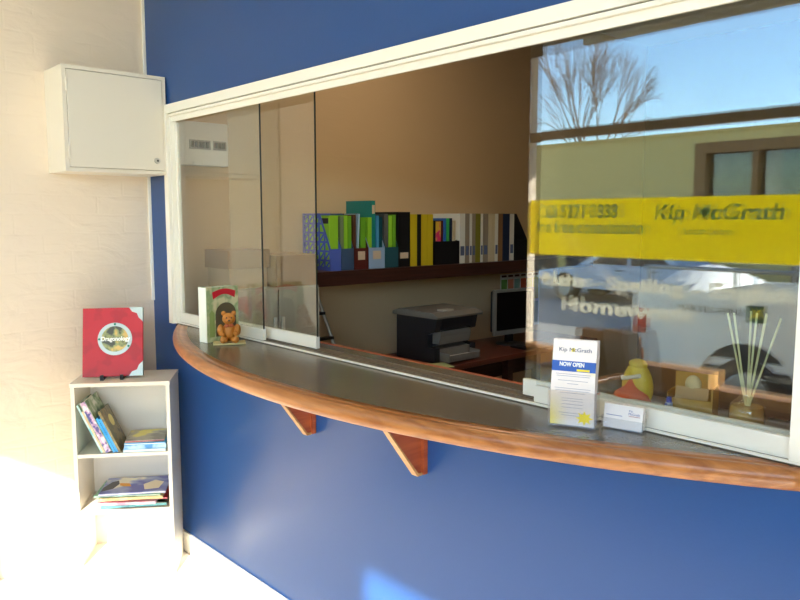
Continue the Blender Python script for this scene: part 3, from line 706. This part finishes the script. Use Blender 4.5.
for k in range(16):
    r_ = .021 if k % 2 == 0 else .011
    star.append((.084 + r_ * math.cos(2 * math.pi * k / 16), .026 + r_ * .85 * math.sin(2 * math.pi * k / 16)))
MB().prism(star, 1, -.0016, -.0011).build('yellow_star', MATS['leaflet_yellow'], B_l)

# business card holder
chd = thing('card_holder', 'clear acrylic business card holder beside the leaflet holder', 'card holder', (2.573, -.040, CT), R(11))
for a, b in (((0, -.004, .002), (.096, -.0022, .026)), ((0, .020, .002), (.096, .022, .05)), ((-.002, -.004, .0), (0, .022, .03)), ((.096, -.004, .0), (.098, .022, .03)), ((0, -.004, 0), (.096, .022, .0018))):
    B('acrylic_wall', a, b, M_ACRYL, chd)
cards = thing('business_cards', 'white business cards standing in the small acrylic holder', 'cards', (2.573, -.040, CT), R(11))
cb2 = MB().prism([(-.0012, .003), (.0190, .003), (.0195, .057), (.0065, .058)], 0, .002, .094).build('card_block', mat('card_white', srgb(240, 232, 226), .6), cards)
ct_ = math.atan(.0077 / .055)
def cpt(z): return -.0016 + .0077 * (z - .003) / .055
text('Kip', .006, mat('card_blue', srgb(60, 70, 150), .6), cb2, (.066, cpt(.047) - .0002, .047), (R(90) - ct_, 0, 0), width=.008, height=.0055, ext=.0001, name='print')
text('McGrath', .006, MATS['card_blue'], cb2, (.074, cpt(.040) - .0002, .040), (R(90) - ct_, 0, 0), width=.026, height=.0055, ext=.0001, name='print')
MB().add([(.008, cpt(.032) - .0002, .032), (.046, cpt(.032) - .0002, .032), (.046, cpt(.033) - .0002, .0332), (.008, cpt(.033) - .0002, .0332)], [(0, 1, 2, 3)]).build('print_line', MATS['card_blue'], cb2)
MB().add([(.062, cpt(.035) - .0002, .0345), (.088, cpt(.035) - .0002, .0345), (.088, cpt(.0355) - .0002, .0355), (.062, cpt(.0355) - .0002, .0355)], [(0, 1, 2, 3)]).build('print_line', MATS['red_thin_cover'], cb2)

# ------------------------------------------------------------------ things on the inner ledge behind the right panes
IZ = 1.107
rd = thing('reed_diffuser', 'amber reed diffuser bottle with fan of pale reeds behind the glass', 'diffuser', (2.835, .135, IZ))
M_AMB = glass_mat('amber_liquid', .03, (.90, .62, .16), .75)
M_BOT = glass_mat('bottle_glass', .06, (.95, .95, .92), .08)
MB().lathe([(.030, 0), (.033, .004), (.033, .050), (.030, .062), (.016, .076), (.013, .082), (.013, .100), (.016, .102)], 22).build('bottle', M_BOT, rd)
MB().lathe([(.028, .004), (.031, .008), (.031, .052), (.028, .060)], 22).build('liquid', M_AMB, rd)
M_REED = mat('pale_reed', srgb(226, 222, 170), .7)
for k, (ax_, ay_) in enumerate(((-.20, .02), (-.12, -.05), (-.02, .03), (.05, -.03), (.09, .05), (.22, .0), (.12, -.02))):
    MB().tube((-.05 * ax_, -.05 * ay_, .010), (ax_ * .24, ay_ * .24, .243 - abs(ax_) * .04), .0021, .0021, 6).build('reed', M_REED, rd)
# yellow and orange soft toy-like pot
yp = thing('toy_pot', 'yellow rounded toy with an orange pear-shaped front behind the glass', 'toy', (2.560, .120, IZ), R(-10))
M_YEL = mat('toy_yellow', srgb(226, 196, 40), .6); M_ORG = mat('toy_orange', srgb(222, 84, 20), .5)
MB().ball((0, .010, .052), (.034, .022, .050)).ball((0, .010, .098), (.020, .014, .010)).build('body', M_YEL, yp)
MB().tube((-.021, -.0095, .068), (.021, -.0095, .080), .004, .004, 8).build('white_band', M_PAPER, yp)
MB().lathe([(.024, .006), (.033, .012), (.037, .026), (.032, .044), (.014, .056), (.005, .070)], 18, (0, -.006, 0)).build('front', M_ORG, yp)
B('base', (-.036, -.044, 0), (.044, .036, .006), mat('toy_green', srgb(40, 120, 50), .5), yp, bev=.002)
# display box, marker tube and tray
db = thing('display_box', 'small mustard cardboard display box with raised flap on the inner ledge', 'box', (2.690, .120, IZ), R(14))
M_MUS = mat('mustard_card', srgb(190, 150, 70), .7)
B('wall', (-.03, .0, 0), (.055, .003, .055), M_MUS, db); B('wall', (-.03, .060, 0), (.055, .063, .10), M_MUS, db)
B('wall', (-.033, .0, 0), (-.0302, .063, .065), M_MUS, db); B('wall', (.0552, .0, 0), (.058, .063, .08), M_MUS, db); B('base', (-.03, .003, 0), (.055, .060, .003), M_MUS, db)
MB().prism([(.003, .02), (.008, .02), (.030, .075), (.025, .075)], 0, -.02, .045).build('flap', M_CARTON2, db)
MB().ball((.012, .035, .080), (.017, .012, .020), 12, 8).build('wrapped_sample', mat('pale_wrap', srgb(214, 200, 160), .6), db)
mk = thing('marker_tube', 'slim blue and white striped tube standing behind the glass', 'tube', (2.668, .095, IZ))
MB().tube((0, 0, 0), (0, 0, .05), .008, .008, 14).build('barrel', mat('tube_white', srgb(206, 214, 240), .4), mk)
MB().tube((-.003, -.0078, 0.002), (-.003, -.0078, .048), .003, .003, 8).build('stripe', mat('tube_blue', srgb(40, 60, 190), .4), mk)
MB().tube((0, 0, .05), (0, 0, .062), .0065, .005, 14).build('cap', MATS['tube_blue'], mk)
ty = thing('ledge_tray', 'low brown tray with a red rim between toy and display box', 'tray', (2.615, .115, IZ), R(8))
B('tray_base', (-.012, -.01, 0), (.032, .05, .012), M_BROWNW, ty, bev=.002)
MB().tube((.01, .02, .012), (.01, .02, .026), .017, .014, 16).build('red_lid', mat('lid_red', srgb(176, 50, 30), .5), ty)

# ================================================================== OFFICE
shf = thing('wall_shelf', 'long dark timber shelf on the office wall', 'shelf', (0, 0, 1.232))
B('shelf_board', (.001, .60, 0), (.29, 3.4, .080), M_DARKWOOD, shf)
for y in (.62, 3.3): B('shelf_bracket', (.001, y, -.14), (.03, y + .03, -.0005), M_DARKWOOD, shf)
ZS = 1.3125
def fcol(name, c, r=.45): return mat(name, srgb(*c), r)
GB = 'files and binders on the office shelf'
def folder(label, y0, y1, h, m, x1=.25, leanx=0.0, name='document_folder', cat='folder', lab=None, z=ZS + .0005, depth=.225, slant=0.0, group=GB):
    """slim folder: outer cover and sheets; spine faces +x"""
    o = thing(name, label, cat, (x1 - depth, y0, z), group=group); t_ = y1 - y0
    if slant: o.rotation_euler = (slant, 0, 0)
    B('cover', (0, 0, 0), (depth, min(.0025, t_ * .2), h), m, o); B('cover', (0, t_ - min(.0025, t_ * .2), 0), (depth, t_, h), m, o)
    B('spine', (depth - .0025, min(.0026, t_ * .21), 0), (depth, t_ - min(.0026, t_ * .21), h), m, o)
    B('sheets', (.004, t_ * .25, .002), (depth - .004, t_ * .75, h - .006), M_PAPER, o)
    if lab: B('spine_label', (depth + .0001, t_ * .15, lab[0]), (depth + .0008, t_ * .85, lab[1]), lab[2], o)
    return o
def magfile(label, y0, y1, m, h=.315, low=.12, lattice=False, tagm=None, D=.262, high=None, flatcut=False):
    o = thing('magazine_file', label, 'file holder', (.004, y0, ZS + .0005), group=GB); W = y1 - y0; t_ = .003
    prof_ = [(0, 0), (D, 0), (D, low), (D * .62 if not flatcut else D * .5, h if not flatcut else low + .02), (0, h)]
    for k, yy in enumerate((0, W - t_)):
        if lattice and k == 0:
            L = MB()
            def top_at(x): return h if x <= D * .62 else h + (low - h) * (x - D * .62) / (D * .38)
            nb = 6
            for i in range(nb):
                x = (D - .012) * i / (nb - 1); L.box((x, yy, 0), (x + .012, yy + t_, top_at(x + .012)))
            for j in range(7):
                z = (h - .012) * j / 6
                xr = D if z + .012 <= low else D * .62 + (h - z - .012) / (h - low) * D * .38
                L.box((0, yy + .0001, z), (max(xr, .05), yy + t_ - .0001, z + (.022 if j == 0 else .012)))
                if j < 6:
                    for i in range(nb - 1):
                        xa = (D - .012) * i / (nb - 1) + .006; xb = xa + (D - .012) / (nb - 1); z2 = z + (h - .012) / 6
                        if z2 < top_at(xb):
                            L.prism([(xa, z + .006), (xa + .008, z + .006), (xb, z2 - .002), (xb, z2 + .006), (xb - .008, z2 + .006), (xa, z + .014)], 1, yy + .0002, yy + t_ - .0002)
            L.prism([(D - .012, low - .01), (D, low), (D * .62 + .004, h), (D * .62 - .012, h)], 1, yy + .0003, yy + t_ - .0003)
            L.build('lattice_side', m, o)
        else:
            MB().prism(prof_, 1, yy, yy + t_).build('side_panel', m, o)
    B('base', (0, t_, 0), (D, W - t_, .003), m, o); B('front_panel', (D - t_, t_, .003), (D, W - t_, low), m, o); B('back_panel', (0, t_, .003), (t_, W - t_, h), m, o)
    if tagm: B('label_card', (D + .0003, W * .25, low * .45), (D + .001, W * .75, low * .85), tagm, o)
    return o
M_FBLUE = fcol('file_blue', (84, 104, 190)); M_FLB = fcol('file_light_blue', (150, 176, 206)); M_FBT = glass_mat('file_clear_blue', .04, (.22, .34, .55), .5)
M_FRED = fcol('file_dark_red', (86, 30, 24)); M_FTEAL = glass_mat('file_clear_teal', .04, (.10, .30, .36), .5); M_FBLK = fcol('file_black', (20, 20, 22))
M_GRN = fcol('folder_lime', (150, 206, 50)); M_GRN2 = fcol('folder_green', (110, 172, 40)); M_GRY = fcol('folder_grey_green', (120, 136, 96))
M_BRN = fcol('folder_brown', (92, 56, 36)); M_TEAL = fcol('folder_teal', (20, 128, 118)); M_CYAN = fcol('folder_cyan', (70, 140, 176))
M_YELB = fcol('binder_yellow', (206, 178, 30)); M_OLV = fcol('binder_olive', (128, 122, 40)); M_NAV = fcol('binder_navy', (26, 40, 66))
M_WB = fcol('binder_white', (222, 216, 202)); M_GB = fcol('binder_taupe', (150, 134, 114)); M_CB = fcol('binder_cream', (206, 188, 150)); M_BB = fcol('binder_tan', (140, 100, 62))
M_TAG = fcol('tag_cream', (214, 190, 160)); M_DK = fcol('label_dark', (40, 44, 50)); M_LBL = fcol('label_blue_grey', (90, 100, 130))
magfile('blue lattice-sided magazine file holding a lime folder', .893, .965, M_FBLUE, lattice=True)
f0 = folder('lime green folder with a black label inside the blue lattice file', .899, .958, .300, M_GRN, z=ZS + .004)
B('cover_label', (.15, -.0008, .255), (.215, -.0002, .285), M_DK, f0)
magfile('clear blue magazine file holding the grey-green and green folders', .968, 1.056, M_FBT)
for lab, a, b, h, m in (('grey-green folder in the clear blue file', .974, .997, .295, M_GRY), ('lime folder in the clear blue file, beside the grey-green one', 1.000, 1.025, .300, M_GRN), ('lime folder in the clear blue file, beside the dark red file', 1.028, 1.051, .298, M_GRN2)):
    folder(lab, a, b, h, m, z=ZS + .004)
magfile('dark red magazine file with a cream label', 1.060, 1.162, M_FRED, tagm=M_TAG)
folder('brown folder in the dark red magazine file', 1.066, 1.084, .305, M_BRN, z=ZS + .004)
folder('white folder with blue edge leaning in the dark red file', 1.090, 1.098, .310, fcol('folder_ice_blue', (176, 206, 220)), z=ZS + .004, slant=R(-3))
folder('olive green folder in the dark red magazine file', 1.120, 1.155, .290, M_GRN2, z=ZS + .004)
magfile('pale blue magazine file with a cream label', 1.166, 1.286, M_FLB, tagm=M_TAG)
folder('lime folder in the pale blue magazine file', 1.172, 1.200, .290, M_GRN, z=ZS + .004)
folder('tall teal folder standing above the others in the pale blue file', 1.204, 1.232, .385, M_TEAL, z=ZS + .004, x1=.245, depth=.235, lab=(.31, .36, M_TAG))
folder('cyan folder in the pale blue magazine file', 1.236, 1.256, .300, M_CYAN, z=ZS + .004)
folder('dark teal folder in the pale blue magazine file', 1.260, 1.280, .290, fcol('folder_dark_teal', (10, 70, 80)), z=ZS + .004)
magfile('clear teal magazine file holding two green folders', 1.290, 1.392, M_FTEAL)
folder('grey folder in the clear teal magazine file', 1.296, 1.326, .310, fcol('folder_grey', (96, 96, 90)), z=ZS + .004)
folder('lime folder in the clear teal magazine file', 1.330, 1.356, .300, M_GRN, z=ZS + .004)
folder('second lime folder in the clear teal file, next to the black binder', 1.360, 1.386, .305, M_GRN2, z=ZS + .004)
folder('wide black binder with a cream label low on its spine', 1.396, 1.490, .325, M_FBLK, name='ring_binder', cat='binder', lab=(.05, .085, M_TAG), x1=.262, depth=.25)
for lab, a, b, m in (('yellow binder beside the wide black binder', 1.494, 1.548, M_YELB), ('thin black binder between yellow binders', 1.551, 1.582, M_FBLK),
                     ('yellow binder beside the thin black binder', 1.585, 1.633, M_YELB), ('yellow binder next to the low black box', 1.636, 1.684, M_YELB)):
    folder(lab, a, b, .312, m, name='ring_binder', cat='binder', x1=.262, depth=.25)
magfile('low black box file full of colourful booklets', 1.690, 1.918, M_FBLK, h=.30, low=.145, flatcut=True)
for lab, a, b, h, m in (('black booklet in the low black box file', 1.698, 1.728, .27, M_FBLK),
                        ('pink and yellow rainbow booklet in the low black box file', 1.734, 1.775, .265, cover_mat('rainbow_cover', srgb(230, 60, 110), srgb(236, 190, 60), None, 12)),
                        ('dark red booklet in the low black box file', 1.780, 1.795, .27, M_FRED), ('blue booklet in the low black box file', 1.800, 1.822, .285, fcol('booklet_blue', (50, 110, 190))),
                        ('green booklet in the low black box file', 1.828, 1.850, .285, fcol('booklet_green', (60, 180, 90))), ('dark blue booklet in the low black box file', 1.856, 1.876, .285, M_NAV),
                        ('cream booklet in the low black box file', 1.884, 1.908, .27, M_CB)):
    folder(lab, a, b, h, m, z=ZS + .004, name='booklet', cat='booklet', depth=.21, x1=.24)
y = 1.925
wb_list = [('white binder beside the low black box file', .050, M_WB), ('taupe binder between white binders next to the box file', .038, M_GB), ('slim white binder beside the taupe one', .022, M_WB),
           ('taupe binder beside the olive binder', .030, M_GB), ('olive green binder among the white binders', .046, M_OLV), ('white binder beside the olive binder', .022, M_WB), ('taupe binder with dark print after the olive binder', .048, M_GB),
           ('cream binder between taupe and white binders', .036, M_CB), ('slim cream binder next to the tan one', .026, M_CB), ('white binder beside the tan binder', .030, M_WB), ('tan brown binder beside the navy binder', .044, M_BB),
           ('navy blue binder among the pale binders', .070, M_NAV), ('white binder beside the black sloped file', .045, M_WB)]
for lab, t_, m in wb_list:
    folder(lab, y, y + t_, .318, m, name='ring_binder', cat='binder', x1=.262, depth=.25, lab=(.05, .11, M_LBL) if m in (M_WB, M_GB) else None); y += t_ + .003
magfile('black sloped magazine file at the end of the shelf row', y + .004, y + .14, M_FBLK, h=.32, low=.14)

# switchboard on the office wall
sb = thing('switchboard', 'white electrical switchboard with a row of breakers on the office wall', 'switchboard', (0, .12, 1.865))
B('panel', (.001, 0, 0), (.05, .285, .215), M_WHITE, sb, bev=.004)
for x0, k in ((.075, 5), (.205, 3)):
    r_ = B('breaker_strip', (.0502, x0 - .006, .080), (.054, x0 + k * .021 + .004, .125), mat('breaker_grey', srgb(150, 146, 138), .5), sb)
    for i in range(k): B('breaker', (.0542, x0 + i * .021, .088), (.062, x0 + i * .021 + .014, .117), M_DK, r_)

# filing cabinet with cartons
fc = thing('office_cabinet', 'pale grey low office cabinet in the corner behind the left panes', 'cabinet', (0, .235, 0))
B('body', (.001, 0, 0), (.32, .535, 1.25), mat('pale_grey_steel', srgb(186, 182, 168), .5), fc, bev=.003)
d1 = B('door', (.3205, .006, .05), (.332, .270, 1.24), mat('pale_grey_steel', srgb(186, 182, 168)), fc); d2 = B('door', (.3205, .280, .05), (.332, .529, 1.24), mat('pale_grey_steel', srgb(186, 182, 168)), fc)
B('handle', (.3325, .245, .85), (.345, .258, 1.10), M_FRAME, d1); B('handle', (.3325, .292, .85), (.345, .305, 1.10), M_FRAME, d2)
cA = thing('cardboard_carton', 'brown cardboard carton with overhanging lid on the office cabinet', 'carton', (.02, .27, 1.2505))
B('box', (.012, .012, 0), (.228, .228, .15), M_CARTON2, cA); B('lid', (0, 0, .10), (.24, .24, .192), M_CARTON, cA, bev=.002)
cB = thing('cardboard_carton', 'plain brown open-flap carton beside the lidded carton on the office cabinet', 'carton', (.05, .515, 1.2505))
B('box', (0, 0, 0), (.262, .245, .160), M_CARTON, cB); B('flap', (0, .002, .1602), (.262, .118, .164), M_CARTON2, cB); B('flap', (0, .127, .1602), (.262, .243, .164), M_CARTON2, cB)

# step ladder leaning on the office wall
ld = thing('step_ladder', 'narrow aluminium ladder with dark rungs leaning on the office wall', 'ladder', (0, 0, 0))
def ladpt(y_top, y_bot, z): k = z / 1.26; return (.035 + (1 - k) * .38, y_bot + (y_top - y_bot) * k, z)
M_ALU = mat('aluminium', srgb(196, 192, 180), .35, metal=.6)
for ya, yb in ((.855, .80), (.925, 1.17)):
    MB().tube(ladpt(ya, yb, .006), ladpt(ya, yb, 1.225), .010, .010, 8).build('rail', M_ALU, ld)
for z in (.22, .47, .72, .92, 1.06, 1.20):
    a, b = ladpt(.855, .80, z), ladpt(.925, 1.17, z); m_ = MB()
    m_.box((a[0] - .012, a[1], z - .008), (a[0] + .022, b[1], z + .008)).build('rung', M_BLACK, ld)

# desk, printer, monitor, papers
dk = thing('office_desk', 'red-brown timber desk along the office wall', 'desk', (0, 1.12, 0))
B('desktop', (.004, 0, .708), (.56, 1.95, .738), M_DESK, dk, bev=.004)
for x, y in ((.03, .03), (.48, .03), (.03, 1.87), (.48, 1.87), (.48, .98)): B('leg', (x, y, 0), (x + .05, y + .05, .7078), M_DARKWOOD, dk)
B('back_rail', (.03, .08, .45), (.05, 1.87, .70), M_DARKWOOD, dk)
pr = thing('laser_printer', 'black laser printer with grey scanner lid on the office desk', 'printer', (.075, 1.50, .7385))
PZ = .27
M_PBK = mat('printer_black', srgb(34, 34, 38), .4); M_PGY = mat('printer_grey', srgb(122, 116, 106), .4)
bd = MB().prism([(0, 0), (.38, 0), (.38, PZ * .33), (.31, PZ * .33), (.31, PZ * .62), (.38, PZ * .70), (.40, PZ), (-.0, PZ)], 1, .0, .05)
bd.prism([(0, 0), (.38, 0), (.38, PZ * .33), (.31, PZ * .33), (.31, PZ * .62), (.38, PZ * .70), (.40, PZ), (-.0, PZ)], 1, .35, .40)
bd.box((0, .05, 0), (.30, .35, PZ)); bd.box((.30, .05, PZ * .74), (.395, .35, PZ)); bd.build('body', M_PBK, pr)
MB().prism([(-.02, PZ + .0005), (.425, PZ + .0005), (.43, PZ + .012), (.38, PZ + .034), (.05, PZ + .040), (-.02, PZ + .02)], 1, -.022, .422).build('scanner_lid', M_PGY, pr)
MB().prism([(.3005, PZ * .40), (.37, PZ * .40), (.385, PZ * .58), (.385, PZ * .70), (.3005, PZ * .70)], 1, .052, .348).build('output_panel', M_PGY, pr)
MB().prism([(.3005, .012), (.375, .012), (.375, PZ * .30), (.3005, PZ * .34)], 1, .052, .348).build('front_panel', M_PGY, pr)
tyy = MB().box((.376, .05, .012), (.47, .35, .022)).box((.376, .05, .022), (.47, .056, .062)).box((.376, .344, .022), (.47, .35, .062)).box((.464, .056, .022), (.47, .344, .05)).build('paper_tray', M_PGY, pr)
B('paper', (.378, .07, .0225), (.46, .33, .034), M_PAPER, tyy)
B('control_panel', (.30, .10, PZ + .030), (.36, .20, PZ + .043), mat('panel_pale', srgb(190, 186, 176), .4), pr)
mn = thing('computer_monitor', 'silver framed flat computer monitor with dark screen on the office desk', 'monitor', (.30, 2.42, .7385), R(-6))
MB().lathe([(.10, 0), (.10, .008), (.03, .016)], 24, (-.02, 0, 0)).build('base', M_BLACK, mn); B('stand', (-.045, -.03, .010), (-.02, .03, .18), M_BLACK, mn)
bz_ = MB()
for a, b in (((0, -.19, .075), (.022, .19, .105)), ((0, -.19, .365), (.022, .19, .385)), ((0, -.19, .105), (.022, -.170, .365)), ((0, .170, .105), (.022, .19, .365))): bz_.box(a, b)
bz_.build('bezel', mat('monitor_silver', srgb(140, 138, 130), .35, metal=.3), mn); B('screen', (.004, -.170, .105), (.014, .170, .365), mat('screen_off', srgb(12, 12, 14), .15), mn)
B('back_shell', (-.045, -.17, .09), (-.0005, .17, .375), M_BLACK, mn, bev=.012)
kb = thing('computer_keyboard', 'black computer keyboard lying in front of the monitor', 'keyboard', (.38, 2.30, .7385), R(-4))
B('keyboard_base', (0, 0, 0), (.14, .40, .018), M_BLACK, kb, bev=.004)
for i in range(5): B('key_row', (.012 + i * .025, .012, .0182), (.032 + i * .025, .388, .024), mat('key_dark', srgb(44, 44, 46), .5), kb)
bf = thing('desk_folder', 'black folder lying on the office desk near the printer', 'folder', (.05, 1.18, .7385), R(12))
B('cover', (0, 0, 0), (.24, .20, .004), M_BLACK, bf); B('sheets', (.006, .006, .0042), (.23, .19, .018), M_PAPER, bf); B('cover', (0, 0, .0182), (.24, .20, .022), M_BLACK, bf)
for i, (x, y, a, m, lb) in enumerate(((.33, 1.27, 14, M_PAPER, 'white sheets of paper beside the black printer'), (.41, 1.38, -20, mat('pale_green_paper', srgb(176, 186, 130), .8), 'pale green leaflet beside the black printer'))):
    p_ = thing('loose_papers', lb, 'papers', (x, y, .7385 + .006 * i), R(a)); B('sheet', (0, 0, 0), (.14, .20, .003), m, p_); B('sheet', (.01, -.02, .0032), (.14, .17, .0055), m, p_)
# wall calendar
cal = thing('wall_calendar', 'colourful year calendar poster behind the monitor', 'calendar', (0, 2.64, .78))
B('sheet', (.0005, 0, 0), (.002, .47, .41), M_PAPER, cal)
cc = [(210, 90, 50), (190, 200, 60), (230, 210, 80), (120, 170, 80), (220, 140, 110), (150, 180, 160)]
for i in range(6):
    for j in range(2):
        B('month', (.0021, .012 + i * .075, .02 + j * .185), (.0026, .012 + i * .075 + .066, .02 + j * .185 + .165), mat('month_%d' % ((i + 3 * j) % 6), srgb(*cc[(i + 3 * j) % 6]), .7), cal)
for i in range(6): B('month_header', (.0021, .015 + i * .075, .388), (.0026, .015 + i * .075 + .055, .402), mat('header_dark', srgb(80, 40, 30), .7), cal)

for nm_, k_ in (('reed_diffuser', 1.18), ('toy_pot', 1.3), ('teddy_figurine', 1.08), ('display_box', 1.15), ('marker_tube', 1.1)): scaled(bpy.data.objects[nm_], k_)

ol_ = thing('office_fill_light', 'added fill light panel, unseen, under the office ceiling', 'light', (1.2, 1.15, CEIL - .001))  # added fill light out of view, brightens the dim office
B('frame', (-.62, -.16, -.06), (.62, .16, 0), M_WHITE, ol_)
B('diffuser', (-.60, -.14, -.066), (.60, .14, -.0602), mat('fill_light_glow', srgb(240, 230, 210), .5, emit=(srgb(255, 230, 196), 17.0)), ol_)

pr.scale = (.88, .9, 1.0); pr.location = (.105, 1.525, .7385)
tree.scale = (.66, .66, 1.0)
